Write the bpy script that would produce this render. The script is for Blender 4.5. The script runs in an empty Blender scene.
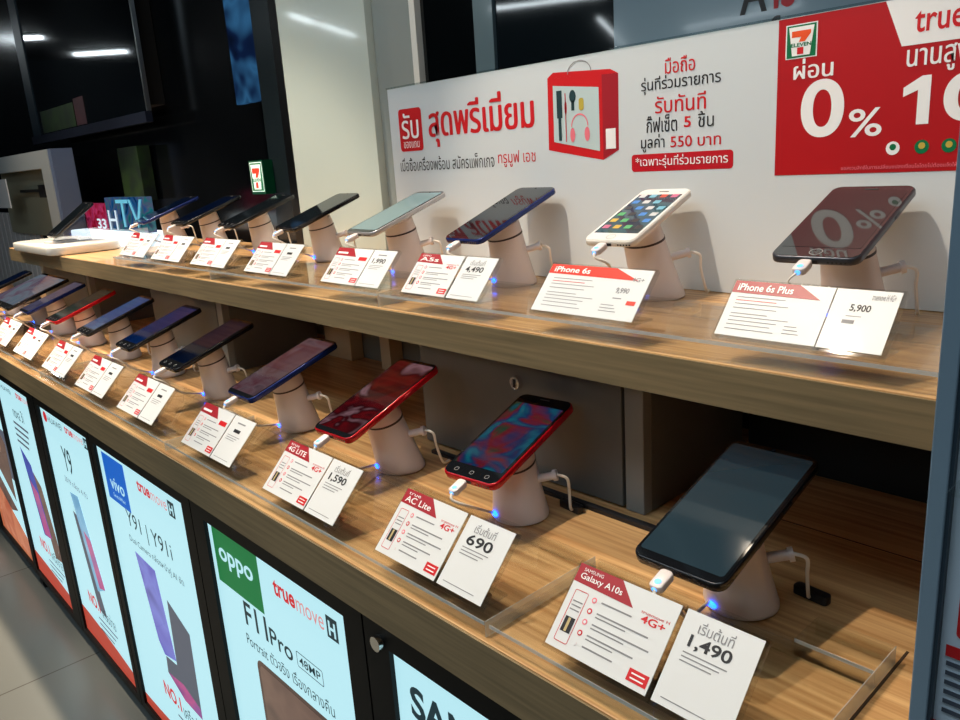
import bpy, bmesh, math, random
from mathutils import Matrix, Vector
random.seed(7)
C = bpy.context.scene.collection
PI = math.pi
CZ = 1.06                                   # camera height; every height below is above the floor

# ---------------------------------------------------------------- camera
cam_d = bpy.data.cameras.new('camera'); cam = bpy.data.objects.new('camera', cam_d); C.objects.link(cam)
yaw, pit, rol = math.radians(48.1516), math.radians(14.59), math.radians(-3.79955)
cy, sy, cp, sp = math.cos(yaw), math.sin(yaw), math.cos(pit), math.sin(pit)
f = Vector((-sy*cp, cy*cp, -sp)); r = Vector((cy, sy, 0)); u = r.cross(f)
c_, s_ = math.cos(rol), math.sin(rol)
r2 = c_*r + s_*u; u2 = -s_*r + c_*u
m = Matrix.Identity(4)
for i in range(3):
    m[i][0] = r2[i]; m[i][1] = u2[i]; m[i][2] = -f[i]
m[2][3] = CZ
cam.matrix_world = m
cam_d.sensor_width = 36; cam_d.lens = 783.29/960*36; cam_d.clip_start = 0.02
bpy.context.scene.camera = cam
sc = bpy.context.scene
sc.view_settings.view_transform = 'Standard'; sc.view_settings.look = 'None'
sc.view_settings.exposure = 0.0; sc.view_settings.gamma = 1.0; sc.view_settings.use_curve_mapping = False

# ---------------------------------------------------------------- world + lamps
w = bpy.data.worlds.new('world'); sc.world = w; w.use_nodes = True
w.node_tree.nodes['Background'].inputs[0].default_value = (.35, .5, .6, 1)
w.node_tree.nodes['Background'].inputs[1].default_value = 0.05

def light(name, kind, loc, target, power, color, size=.1, spread=None, blend=.6):
    d = bpy.data.lights.new(name, kind); d.energy = power; d.color = color
    if kind == 'SPOT':
        d.shadow_soft_size = size; d.spot_size = math.radians(spread or 60); d.spot_blend = blend
    elif kind == 'AREA':
        d.shape = 'RECTANGLE'; d.size = size; d.size_y = spread or size
    else: d.shadow_soft_size = size
    o = bpy.data.objects.new(name, d); C.objects.link(o); o.location = loc
    o.rotation_euler = (Vector(target)-Vector(loc)).to_track_quat('-Z', 'Y').to_euler()
    return o
WARM = (1, .84, .66)
COOL = (.74, .90, 1)
for x, tx, e in ((-.85, -.52, 84), (-1.9, -1.55, 115), (-2.9, -2.4, 130)):          # front row of spots
    light('spot_lamp_light', 'SPOT', (x, 0, 2.36), (tx, .62, .80), e, WARM, .022, 40, .5)
for x, tx, e in ((-1.05, -.75, 62), (-2.1, -1.8, 105), (-3.1, -2.8, 120)):         # row close to the wall
    light('wall_spot_light', 'SPOT', (x, .62, 2.42), (tx, .22, .69), e, WARM, .03, 84, .7)
light('cool_fill_light', 'AREA', (-.9, -.35, 2.43), (-1.0, .75, 1.0), 30, COOL, 3.2, .5)  # cool fill added to brighten wall and pillar; no ceiling panel known here
light('floor_spot_light', 'SPOT', (-2.35, .60, 2.42), (-1.95, -.12, 0), 190, (1, .70, .44), .03, 34, .4)
light('cool_fill_light', 'AREA', (-1.2, -2.6, 2.43), (-1.2, .4, .7), 16, COOL, 2.6, .6)  # added ambient fill, standing in for the cool ceiling tubes

# ---------------------------------------------------------------- materials
MC = {}
def mat(name, col=(.8,.8,.8), rough=.5, metal=0, emit=0, coat=0, spec=.5, ecol=None, trans=0, ior=1.45):
    if name in MC: return MC[name]
    a = bpy.data.materials.new(name); a.use_nodes = True; b = a.node_tree.nodes['Principled BSDF']
    b.inputs['Base Color'].default_value = (*col, 1); b.inputs['Roughness'].default_value = rough
    b.inputs['Metallic'].default_value = metal; b.inputs['Coat Weight'].default_value = coat
    b.inputs['Coat Roughness'].default_value = .05; b.inputs['Specular IOR Level'].default_value = spec
    b.inputs['Transmission Weight'].default_value = trans; b.inputs['IOR'].default_value = ior
    if emit:
        b.inputs['Emission Color'].default_value = (*(ecol or col), 1); b.inputs['Emission Strength'].default_value = emit
    MC[name] = a; return a
def srgb(*c): return tuple(((v/255)/12.92 if v <= 10 else ((v/255+.055)/1.055)**2.4) for v in c)
def bs(a): return a.node_tree.nodes['Principled BSDF']

def noisy(name, c1, c2, scale=(1,1,1), rough=.5, coat=0, nscale=5, detail=4, lo=.35, hi=.65, bump=0):
    a = mat(name, c1, rough, coat=coat); nt = a.node_tree; N = nt.nodes.new; L = nt.links.new
    tc = N('ShaderNodeTexCoord'); mp = N('ShaderNodeMapping'); mp.inputs['Scale'].default_value = scale
    no = N('ShaderNodeTexNoise'); no.inputs['Scale'].default_value = nscale; no.inputs['Detail'].default_value = detail
    cr = N('ShaderNodeValToRGB'); cr.color_ramp.elements[0].position = lo; cr.color_ramp.elements[1].position = hi
    cr.color_ramp.elements[0].color = (*c1, 1); cr.color_ramp.elements[1].color = (*c2, 1)
    L(tc.outputs['Object'], mp.inputs[0]); L(mp.outputs[0], no.inputs[0]); L(no.outputs[0], cr.inputs[0])
    L(cr.outputs[0], bs(a).inputs['Base Color'])
    if bump:
        bp = N('ShaderNodeBump'); bp.inputs['Strength'].default_value = bump; bp.inputs['Distance'].default_value = .001
        L(no.outputs[0], bp.inputs['Height']); L(bp.outputs[0], bs(a).inputs['Normal'])
    return a
oak = noisy('oak_laminate', srgb(168,122,74), srgb(218,176,122), (2.4, 75, 75), .40, .45, 2.2, 6, .32, .68, .1)
oak_edge = noisy('shaded_oak_edge_band', srgb(112,98,72), srgb(142,124,92), (3, 60, 90), .5, 0, 2.2, 6, .3, .72, .08)  # greyer edge band, with the dimness of the front face darkened into its colour
floor_m = mat('floor_tile', srgb(150,146,138), .22)
def tile_floor(a):
    nt = a.node_tree; N = nt.nodes.new; L = nt.links.new
    tc = N('ShaderNodeTexCoord'); mp = N('ShaderNodeMapping'); mp.inputs['Location'].default_value = (.02, .05, 0)
    br = N('ShaderNodeTexBrick'); br.offset = 0; br.inputs['Scale'].default_value = 1
    br.inputs['Brick Width'].default_value = .6; br.inputs['Row Height'].default_value = .6; br.inputs['Mortar Size'].default_value = .002
    br.inputs['Color1'].default_value = (*srgb(112,115,112), 1); br.inputs['Color2'].default_value = (*srgb(109,112,109), 1)
    br.inputs['Mortar'].default_value = (*srgb(80,78,74), 1)
    L(tc.outputs['Object'], mp.inputs[0]); L(mp.outputs[0], br.inputs[0]); L(br.outputs[0], bs(a).inputs['Base Color'])
tile_floor(floor_m)
def clear(name, tint=(.97,.99,.98), refl=1.0):
    a = bpy.data.materials.new(name); a.use_nodes = True; nt = a.node_tree; nt.nodes.clear(); N = nt.nodes.new; L = nt.links.new
    o = N('ShaderNodeOutputMaterial'); mx = N('ShaderNodeMixShader'); t = N('ShaderNodeBsdfTransparent'); g = N('ShaderNodeBsdfGlossy')
    fr = N('ShaderNodeMapRange'); lw_ = N('ShaderNodeLayerWeight'); lw_.inputs[0].default_value = .5; pw_ = N('ShaderNodeMath'); pw_.operation='POWER'; pw_.inputs[1].default_value=4; L(lw_.outputs['Facing'],pw_.inputs[0]); L(pw_.outputs[0],fr.inputs[0]); fr.inputs[3].default_value=.04*refl; fr.inputs[4].default_value=.6*refl; t.inputs[0].default_value = (*tint, 1); g.inputs['Roughness'].default_value = .04
    L(fr.outputs[0], mx.inputs[0]); L(t.outputs[0], mx.inputs[1]); L(g.outputs[0], mx.inputs[2]); L(mx.outputs[0], o.inputs[0])
    MC[name] = a; return a
acrylic = clear('clear_acrylic', (.955,.965,.96)); sleeve_m = clear('acrylic_sleeve', (.93,.94,.94))
white_pl = mat('white_plastic', srgb(226,216,214), .3, coat=.2)
white_cable = mat('white_cable', srgb(225,218,208), .4)
black_pl = mat('black_plastic', (.012,.012,.014), .35)
glass_blk = mat('black_glass', (.006,.007,.009), .04, coat=.3)
paper = mat('card_paper', srgb(218,221,222), .42, coat=.1)
ink = mat('black_ink', srgb(30,30,34), .5); gink = mat('grey_ink', srgb(130,130,134), .5)
redink = mat('red_ink', srgb(205,28,34), .4); darkred = mat('dark_red_ink', srgb(160,30,42), .4); tealink = mat('teal_ink', srgb(60,140,160), .5)
whiteink = mat('white_ink', srgb(240,240,240), .4); pinkink = mat('pink_ink', srgb(235,120,135), .4); oliveink = mat('olive_ink', srgb(190,170,70), .4)
greenink = mat('green_ink', srgb(0,110,65), .4); orangeink = mat('orange_ink', srgb(235,85,35), .4)
board_m = mat('board_white', srgb(206,213,217), .38, coat=.15)
grey_cab = noisy('grey_laminate', srgb(96,98,96), srgb(106,108,106), (1,1,1), .4, 0, 8)
grey_cab_l = mat('grey_laminate_edge', srgb(128,130,128), .4)
chrome = mat('chrome', (.75,.74,.72), .15, 1)
steel = mat('brushed_steel', (.5,.52,.54), .3, 1)

# ---------------------------------------------------------------- mesh builder
TX = {}
def text_geo(s, bold=0.0):
    k = (s, bold)
    if k in TX: return TX[k]
    cu = bpy.data.curves.new('t', 'FONT'); cu.body = s; cu.size = 1; cu.offset = bold; cu.resolution_u = 12 if s == '0' else 4
    o = bpy.data.objects.new('t', cu); C.objects.link(o)
    dg = bpy.context.evaluated_depsgraph_get(); me = bpy.data.meshes.new_from_object(o.evaluated_get(dg))
    vs = [tuple(v.co) for v in me.vertices]; fs = [tuple(p.vertices) for p in me.polygons]
    bpy.data.objects.remove(o); bpy.data.curves.remove(cu); bpy.data.meshes.remove(me)
    pa = list(range(len(vs)))                       # each glyph piece a hair above the last, so overlapping marks stay clean
    def root(a):
        while pa[a] != a: pa[a] = pa[pa[a]]; a = pa[a]
        return a
    for q in fs:
        for a in q[1:]: pa[root(a)] = root(q[0])
    order = {}
    zz = [(order.setdefault(root(a), len(order)) % 6)*3e-5 for a in range(len(vs))]
    if vs:
        x0 = min(v[0] for v in vs); x1 = max(v[0] for v in vs); y0 = min(v[1] for v in vs); y1 = max(v[1] for v in vs)
        vs = [((v[0]-x0)/max(x1-x0,1e-6), (v[1]-y0)/max(y1-y0,1e-6), zz[n]) for n, v in enumerate(vs)]
    TX[k] = (vs, fs); return TX[k]

class MB:
    def __init__(s, M=None): s.v=[]; s.f=[]; s.fm=[]; s.ms=[]; s.M = M or Matrix.Identity(4)
    def add(s, vs, fs, m):
        if m not in s.ms: s.ms.append(m)
        k = len(s.v); i = s.ms.index(m)
        s.v += [tuple(s.M @ Vector(p)) for p in vs]
        for q in fs: s.f.append(tuple(a+k for a in q)); s.fm.append(i)
        return s
    def box(s, x0,x1,y0,y1,z0,z1, m):
        return s.add([(x0,y0,z0),(x1,y0,z0),(x1,y1,z0),(x0,y1,z0),(x0,y0,z1),(x1,y0,z1),(x1,y1,z1),(x0,y1,z1)],
            [(3,2,1,0),(4,5,6,7),(0,1,5,4),(1,2,6,5),(2,3,7,6),(3,0,4,7)], m)
    def poly(s, pts, z, m): return s.add([(p[0],p[1],z) for p in pts], [tuple(range(len(pts)))], m)
    def rect(s, x0,y0,x1,y1,z,m): return s.poly([(x0,y0),(x1,y0),(x1,y1),(x0,y1)], z, m)
    def rrect_pts(s, x0,y0,x1,y1,r,n=5):
        p=[]
        for cx,cy,a0 in ((x1-r,y0+r,-PI/2),(x1-r,y1-r,0),(x0+r,y1-r,PI/2),(x0+r,y0+r,PI)):
            for i in range(n+1):
                a=a0+PI/2*i/n; p.append((cx+r*math.cos(a), cy+r*math.sin(a)))
        return p
    def prism(s, pts, z0, z1, m, bev=0):
        n=len(pts); cx=sum(p[0] for p in pts)/n; cy=sum(p[1] for p in pts)/n
        def ins(d):
            out=[]
            for i,p in enumerate(pts):
                a=pts[i-1]; b=pts[(i+1)%n]; t=Vector((b[0]-a[0],b[1]-a[1])); t.normalize(); out.append((p[0]-t.y*d, p[1]+t.x*d))
            return out
        if bev: rings=[(ins(bev),z0),(ins(bev*.3),z0+bev*.3),(pts,z0+bev),(pts,z1-bev),(ins(bev*.3),z1-bev*.3),(ins(bev),z1)]
        else: rings=[(pts,z0),(pts,z1)]
        vs=[(p[0],p[1],z) for r,z in rings for p in r]; fs=[tuple(range(n))[::-1], tuple(range((len(rings)-1)*n, len(rings)*n))]
        for k in range(len(rings)-1):
            for i in range(n):
                j=(i+1)%n; fs.append((k*n+i,k*n+j,(k+1)*n+j,(k+1)*n+i))
        return s.add(vs,fs,m)
    def disc(s, x,y,z,r,m,n=14,ry=None): return s.poly([(x+r*math.cos(2*PI*i/n), y+(ry or r)*math.sin(2*PI*i/n)) for i in range(n)], z, m)
    def outline(s, x0,y0,x1,y1,r,t,z,m):
        a=s.rrect_pts(x0,y0,x1,y1,r); b=s.rrect_pts(x0+t,y0+t,x1-t,y1-t,max(r-t,1e-5)); n=len(a)
        return s.add([(p[0],p[1],z) for p in a+b], [(i,(i+1)%n,n+(i+1)%n,n+i) for i in range(n)], m)
    def text(s, t, x0,y0,x1,y1, z, m, bold=.0, slant=0):
        if bold and any('\u0e00' <= ch <= '\u0e7f' for ch in t):       # heavier strokes by overlaying shifted copies
            d=bold*.9*(y1-y0)
            for q,dz in ((-d,0),(0,.00005),(d,.0001)): s.text(t,x0+d+q,y0,x1-d+q,y1,z+dz,m,0,slant)
            return s.text(t,x0+d,y0+d*.5,x1-d,y1+d*.5,z+.00015,m,0,slant)
        vs,fs=text_geo(t,bold)
        return s.add([(x0+(x1-x0)*v[0]+slant*v[1]*(y1-y0), y0+(y1-y0)*v[1], z+v[2]) for v in vs], fs, m)
    def rings(s, rs, m, capa=True, capb=True):     # rs: list of equal length point loops
        n=len(rs[0]); vs=[p for r in rs for p in r]; fs=[]
        for k in range(len(rs)-1):
            for i in range(n):
                j=(i+1)%n; fs.append((k*n+i,k*n+j,(k+1)*n+j,(k+1)*n+i))
        if capa: fs.append(tuple(range(n))[::-1])
        if capb: fs.append(tuple(range((len(rs)-1)*n,len(rs)*n)))
        return s.add(vs,fs,m)
    def cyl(s, p0,p1,r0,r1,m,n=20):
        p0=Vector(p0);p1=Vector(p1);q=(p1-p0).to_track_quat('Z','Y')
        return s.rings([[tuple(p+q@Vector((rr*math.cos(2*PI*i/n),rr*math.sin(2*PI*i/n),0))) for i in range(n)] for p,rr in ((p0,r0),(p1,r1))], m)
    def tube(s, pts, rad, m, n=8, sub=6):
        P=[Vector(p) for p in pts]; Q=[]
        for i in range(len(P)-1):
            a=P[max(i-1,0)];b=P[i];c=P[i+1];d=P[min(i+2,len(P)-1)]
            for k in range(sub):
                t=k/sub; Q.append(.5*((2*b)+(c-a)*t+(2*a-5*b+4*c-d)*t*t+(3*b-a-3*c+d)*t**3))
        Q.append(P[-1]); rs=[]; up=Vector((0,0,1)); 
        t0=(Q[1]-Q[0]).normalized(); nrm=t0.orthogonal().normalized()
        for i,p in enumerate(Q):
            t=(Q[min(i+1,len(Q)-1)]-Q[max(i-1,0)]).normalized()
            nrm=(nrm-t*nrm.dot(t)).normalized(); bn=t.cross(nrm)
            rs.append([tuple(p+rad*(math.cos(2*PI*j/n)*nrm+math.sin(2*PI*j/n)*bn)) for j in range(n)])
        return s.rings(rs,m)
    def build(s, name, parent=None, smooth=None, bevel=0, loc=None, rot=None):
        me=bpy.data.meshes.new(name); me.from_pydata(s.v,[],s.f)
        for a in s.ms: me.materials.append(a)
        me.polygons.foreach_set('material_index', s.fm)
        if smooth:
            b=bmesh.new(); b.from_mesh(me)
            for e in b.edges: e.smooth = (not e.is_boundary) and len(e.link_faces)==2 and e.calc_face_angle(0) < math.radians(smooth)
            for q in b.faces: q.smooth=True
            b.to_mesh(me); b.free()
        me.update(); o=bpy.data.objects.new(name, me); C.objects.link(o)
        if parent: o.parent=parent
        if loc: o.location=loc
        if rot: o.rotation_euler=rot
        if bevel:
            md=o.modifiers.new('bevel','BEVEL'); md.width=bevel; md.segments=2; md.limit_method='ANGLE'
        return o
def tag(o, label=None, cat=None, group=None, kind=None):
    if label: o['label']=label
    if cat: o['category']=cat
    if group: o['group']=group
    if kind: o['kind']=kind
    return o
def empty(name, loc, rot=(0,0,0), **k):
    o=bpy.data.objects.new(name,None); C.objects.link(o); o.location=loc; o.rotation_euler=rot; o.empty_display_size=.02
    return tag(o, **k)
def struct(name, mb, bevel=0):
    o=mb.build(name, bevel=bevel); o['kind']='structure'; return o
def face_y(y, x0=0, z0=0):                         # local XY print plane standing upright, facing -Y, at depth y
    return Matrix(((1,0,0,x0),(0,0,-1,y),(0,1,0,z0),(0,0,0,1)))

# ---------------------------------------------------------------- the room
struct('floor', MB().box(-10.5,2.5,-9,1.1,-.1,0, floor_m))
dark_ceil = mat('dark_ceiling', srgb(34,38,42), .8)
struct('ceiling', MB().box(-10.5,2.5,-9,1.1,2.46,2.56, dark_ceil))
store = mat('far_store_wall', srgb(34,42,50), .8)
struct('wall_back', MB().box(-10.5,2.5,1.0,1.1,0,2.46, mat('black_gloss_wall', srgb(10,12,14), .15)))
struct('wall_front', MB().box(-10.5,2.5,-9.1,-9,0,2.46, store))
struct('wall_left', MB().box(-10.6,-10.5,-9,1.1,0,2.46, store))
struct('wall_right', MB().box(2.5,2.6,-9,1.1,0,2.46, store))
# pillar and cladding of the back wall
pw = mat('pillar_white', srgb(188,200,194), .12, coat=.6); pg = mat('pillar_grey', srgb(140,148,146), .15, coat=.4)
struct('trim_1', MB().box(-1.567,-1.256,.9,1.0,0,2.46, pw))
struct('trim_2', MB().box(-1.254,-1.127,.915,1.0,0,2.46, pg))
struct('trim_3', MB().box(-1.127,-1.112,.9,1.0,0,2.46, mat('pillar_edge', srgb(215,215,208), .3)))
bg_ = mat('black_glass_panel', srgb(7,10,12), .05, coat=.5)
struct('trim_4', MB().box(-1.108,-.975,.91,1.0,0,2.46, bg_))
struct('trim_5', MB().box(-.973,-.930,.905,1.0,0,2.46, mat('teal_grey_reflection', srgb(98,116,122), .12, coat=.4)))  # grey tone paints in the store mirrored in the wall
struct('trim_6', MB().box(-.928,-.700,.91,1.0,0,2.46, mat('dark_glass_panel', srgb(14,20,24), .04, coat=.5)))
struct('trim_7', MB().box(-.698,.9,.905,1.0,0,2.46, mat('blue_grey_reflection', srgb(92,112,126), .1, coat=.4)))  # blue-grey stands in for the store's reflection, put into the colour
struct('trim_8', MB().box(-1.735,-1.60,.93,1.0,0,2.46, mat('charcoal_frame', srgb(22,30,34), .2)))
struct('trim_9', MB().box(-1.60,-1.569,.9,1.0,0,2.46, mat('black_frame', srgb(4,5,6), .3)))
lamp_m = mat('tube_glow', (.85,.95,1), .5, emit=14)
lamp_b = mat('tube_body', srgb(200,205,205), .5)
def tube_lamp(a, b, k):
    d=Vector((b[0]-a[0],b[1]-a[1],0)); L=d.length; ang=math.atan2(d.y,d.x)
    t=empty('tube_lamp', (a[0]+d.x/2,a[1]+d.y/2,2.46), (0,0,ang), label='fluorescent ceiling tube lamp %s'%k, cat='lamp', group='ceiling tube lamps')
    MB().box(-L/2,L/2,-.03,.03,-.03,0,lamp_b).build('lamp_body',t)
    MB().cyl((-L/2,0,-.045),(L/2,0,-.045),.018,.018,lamp_m,12).build('glowing_tube',t,smooth=40)
for a,b,k in (((-5.85,-3.85),(-4.9,-4.4),'mirrored at the top edge above the sign board'),((-5.79,-5.42),(-7.2,-7.76),'mirrored as a steep streak above the gift bag picture'),
    ((-5.87,-7.22),(-4.31,-7.03),'mirrored as a long streak above the red sign panel'),((-9.68,-1.16),(-9.33,-1.59),'mirrored in the left screen'),
    ((-8.9,-.15),(-8.65,-.57),'mirrored at the far left'),((-6.81,-2.25),(-7.08,-2.66),'mirrored on the white pillar, upper streak'),((-7.15,-2.78),(-7.65,-3.52),'mirrored on the white pillar, lower streak')):
    tube_lamp(a,b,k)

# ---------------------------------------------------------------- shelves
def shelf(name, x0,x1,y0,y1,z0,z1,label):
    t=empty(name,(x0,y0,z0),label=label,cat='shelf')
    MB().box(0,x1-x0,.001,y1-y0,0,z1-z0,oak).build('shelf_board',t,bevel=.0008)
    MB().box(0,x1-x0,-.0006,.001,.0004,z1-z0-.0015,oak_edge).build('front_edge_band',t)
    return t
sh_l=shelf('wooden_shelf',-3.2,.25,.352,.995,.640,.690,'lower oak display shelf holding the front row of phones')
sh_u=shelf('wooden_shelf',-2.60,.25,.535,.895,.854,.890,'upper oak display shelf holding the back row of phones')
MB().box(3.03-.001,3.03+.001,-.0004,.2,.0496,.0503,mat('plank_joint',srgb(60,42,26),.8)).build('plank_joint',sh_l)
MB().box(2.75,3.4,.338-.0005,.338+.0008,.0496,.0504,mat('plank_joint')).build('rear_joint',sh_l)
# counter carcass
carc=empty('counter_base',(-3.2,.42,0),label='black counter base under the lower oak shelf',cat='counter')
MB().box(0,3.4,0,.45,.06,.638,mat('carcass_black',srgb(12,12,14),.4)).build('carcass',carc)
MB().box(0,3.4,.02,.45,0,.06,mat('kick_black',srgb(16,17,18),.5)).build('kick_plate',carc)
caster=mat('rubber',srgb(14,14,14),.6)
# grey cabinets between the shelves
def cabinet(x0,x1,label,lock=True,side=True):
    t=empty('grey_cabinet',(x0,.61,.691),label=label,cat='cabinet',group=None)
    W=x1-x0; H=.161
    MB().box(0,W,.014,.195,0,H,grey_cab).build('cabinet_body',t,bevel=.001)
    MB().box(W-.023,W,0,.014,0,H,grey_cab_l).build('side_stile',t,bevel=.001)
    d=MB().box(.001,W-.027,0,.012,.002,H-.001,grey_cab).build('door',t,bevel=.001)
    if lock:
        lk=MB().cyl((W*.51,.001,H-.047),(W*.51,-.006,H-.047),.0085,.0075,chrome).build('cam_lock',d,smooth=35)
        MB().box(W*.51-.0015,W*.51+.0015,-.0068,-.006,H-.052,H-.042,black_pl).build('keyhole',lk)
    return t
cabinet(-.80,-.444,'grey locker cabinet with a round chrome lock, behind the red phones')
cabinet(-1.745,-1.392,'grey cabinet between the shelves, second from the right',lock=False)
cabinet(-2.62,-2.17,'grey-brown cabinet at the far left end between the shelves',lock=False)
bp=MB().box(-1.39,-.80,.83,.88,.691,.852,mat('back_panel_grey',srgb(120,124,118),.4)).build('rear_panel')
tag(bp,'grey rear panel in the gap between the two grey cabinets','panel')
for k,(xx,ww) in enumerate(((-1.355,.09),(-1.165,.029))):  # pale boxes stand in for warm light patches on the rear wall
    q=MB().box(xx,xx+ww,.80,.828,.691,.852,mat('painted_warm_light',srgb(206,186,150),.5)).build('warm_light_strip')
    tag(q,'pale %s of painted warm light between the two grey cabinets under the upper shelf'%('board','narrow strip')[k],'painted light',group='painted light strips between the shelves')
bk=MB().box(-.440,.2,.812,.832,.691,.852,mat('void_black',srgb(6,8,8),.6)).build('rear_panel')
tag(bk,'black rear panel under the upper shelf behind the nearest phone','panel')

# ---------------------------------------------------------------- risers
aedge=clear('acrylic_edge_highlight',(.96,.98,.97),1.6)  # whitish strips paint the highlight along the acrylic edges
nt=aedge.node_tree; o_=[n for n in nt.nodes if n.type=='OUTPUT_MATERIAL'][0]; mx0=[n for n in nt.nodes if n.type=='MIX_SHADER'][0]
m2=nt.nodes.new('ShaderNodeMixShader'); df=nt.nodes.new('ShaderNodeBsdfDiffuse'); df.inputs[0].default_value=(.85,.9,.92,1); m2.inputs[0].default_value=.28
nt.links.new(mx0.outputs[0],m2.inputs[1]); nt.links.new(df.outputs[0],m2.inputs[2]); nt.links.new(m2.outputs[0],o_.inputs[0])
def riser(x0,x1,y0,y1,z0,h,label,group):
    t=empty('acrylic_riser',(x0,y0,z0),label=label,cat='riser',group=group)
    W=x1-x0;D=y1-y0;th=.003
    MB().box(0,W,0,D,h-th,h,acrylic).build('top_plate',t,bevel=.0006)
    MB().box(0,W,0,th,.0003,h-th,acrylic).build('front_lip',t)
    MB().box(0,W,D-th,D,.0003,h-th,acrylic).build('back_lip',t)
    q=MB(); q.box(0,W,-.0006,-.0001,h-th,h,aedge); q.box(W+.0001,W+.0006,0,D,.0003,h,aedge); q.build('painted_highlight',t)
    return t
riser(-.228,-.172,.4945,.532,.690,.0145,'small clear acrylic riser piece right of the nearest stand','acrylic risers')
for x0,x1,n in ((-.408,-.172,'nearest the camera'),(-1.062,-.414,'second from the right'),(-1.70,-1.068,'third from the right'),(-2.5,-1.706,'at the far left')):
    riser(x0,x1,.357,.494,.690,.0145,'clear acrylic riser on the lower shelf, '+n,'acrylic risers')
for x0,x1,n in ((-.775,-.158,'right-hand one'),(-1.25,-.781,'middle one'),(-1.72,-1.256,'left-hand one')):
    riser(x0,x1,.539,.675,.890,.0165,'clear acrylic riser on the upper shelf, '+n,'acrylic risers')
# ---------------------------------------------------------------- phones
def screen_mat(name, cols, emit=.5, scale=30, dist=1.0):
    a=mat(name,(0,0,0),.08,coat=.3); nt=a.node_tree; N=nt.nodes.new; L=nt.links.new
    tc=N('ShaderNodeTexCoord'); no=N('ShaderNodeTexNoise'); no.inputs['Scale'].default_value=scale; no.inputs['Detail'].default_value=2; no.inputs['Distortion'].default_value=dist
    cr=N('ShaderNodeValToRGB'); el=cr.color_ramp.elements
    while len(el)<len(cols): el.new(.5)
    for i,cc in enumerate(cols): el[i].position=.28+.44*i/(len(cols)-1); el[i].color=(*srgb(*cc),1)
    L(tc.outputs['Object'],no.inputs[0]); L(no.outputs[0],cr.inputs[0]); L(cr.outputs[0],bs(a).inputs['Emission Color']); bs(a).inputs['Emission Strength'].default_value=emit
    return a
TILT=math.radians(19)
def phone(x,y,z,yawd,W,L,bodymat,disp,label,style='modern',frame=None,group='display phones',tilt=TILT,name='smartphone',T=.0082):
    t=empty(name,(x,y,z),(tilt,0,math.radians(yawd)),label=label,cat='phone',group=group)
    b=MB(); b.prism(b.rrect_pts(-W/2,0,W/2,L,.0095 if style!='tablet' else .006),-T,0,bodymat,.0016); bo=b.build('phone_body',t,smooth=50)
    front = mat('white_glass',srgb(228,228,224),.06,coat=.3) if style=='iwhite' else glass_blk
    g=MB(); g.prism(g.rrect_pts(-W/2+.0014,.0014,W/2-.0014,L-.0014,.0085),-.0002,.0004,front); gl=g.build('front_glass',t)
    top,bot,sd = (.0065,.0085,.0035) if style=='modern' else ((.017,.018,.0045) if style in('iwhite','iblack','classic') else (.009,.018,.004))
    d=MB(); d.prism(d.rrect_pts(-W/2+sd,bot,W/2-sd,L-top,.003 if style=='modern' else .0005),.0004,.0006,disp); d.build('display',gl)
    if style=='modern':
        MB().disc(0,L-.0042,.0007,.0016,mat('camera_lens',(.02,.03,.05),.05)).build('front_camera',gl)
    elif style in('iwhite','iblack'):
        e=MB(); e.outline(-.0055,.0035,.0055,.0145,.0054,.0007,.0007,mat('button_ring',srgb(150,150,150),.3)); e.build('home_button',gl)
        MB().box(-.006,.006,L-.0095,L-.0083,.0004,.0008,mat('grille',(.05,.05,.05),.5)).build('earpiece',gl)
    else:
        e=MB()
        for q in (-.02,0,.02): e.outline(q-.0025,.006,q+.0025,.011,.002,.0005,.0007,gink)
        e.build('touch_keys',gl)
        MB().box(-.006,.006,L-.007,L-.0058,.0004,.0008,mat('grille',(.05,.05,.05),.5)).build('earpiece',gl)
    MB().box(W/2-.0004,W/2+.0006,L*.58,L*.66,-.0055,-.003,bodymat).build('side_button',bo,bevel=.0002)
    e=MB()
    for q in range(5): e.box(.012+q*.0035,.0138+q*.0035,-.0003,.0004,-.0052,-.0036,black_pl)
    e.box(-.0045,.0045,-.0003,.0004,-.006,-.0028,black_pl); e.build('port_and_speaker',bo)
    return t

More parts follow.
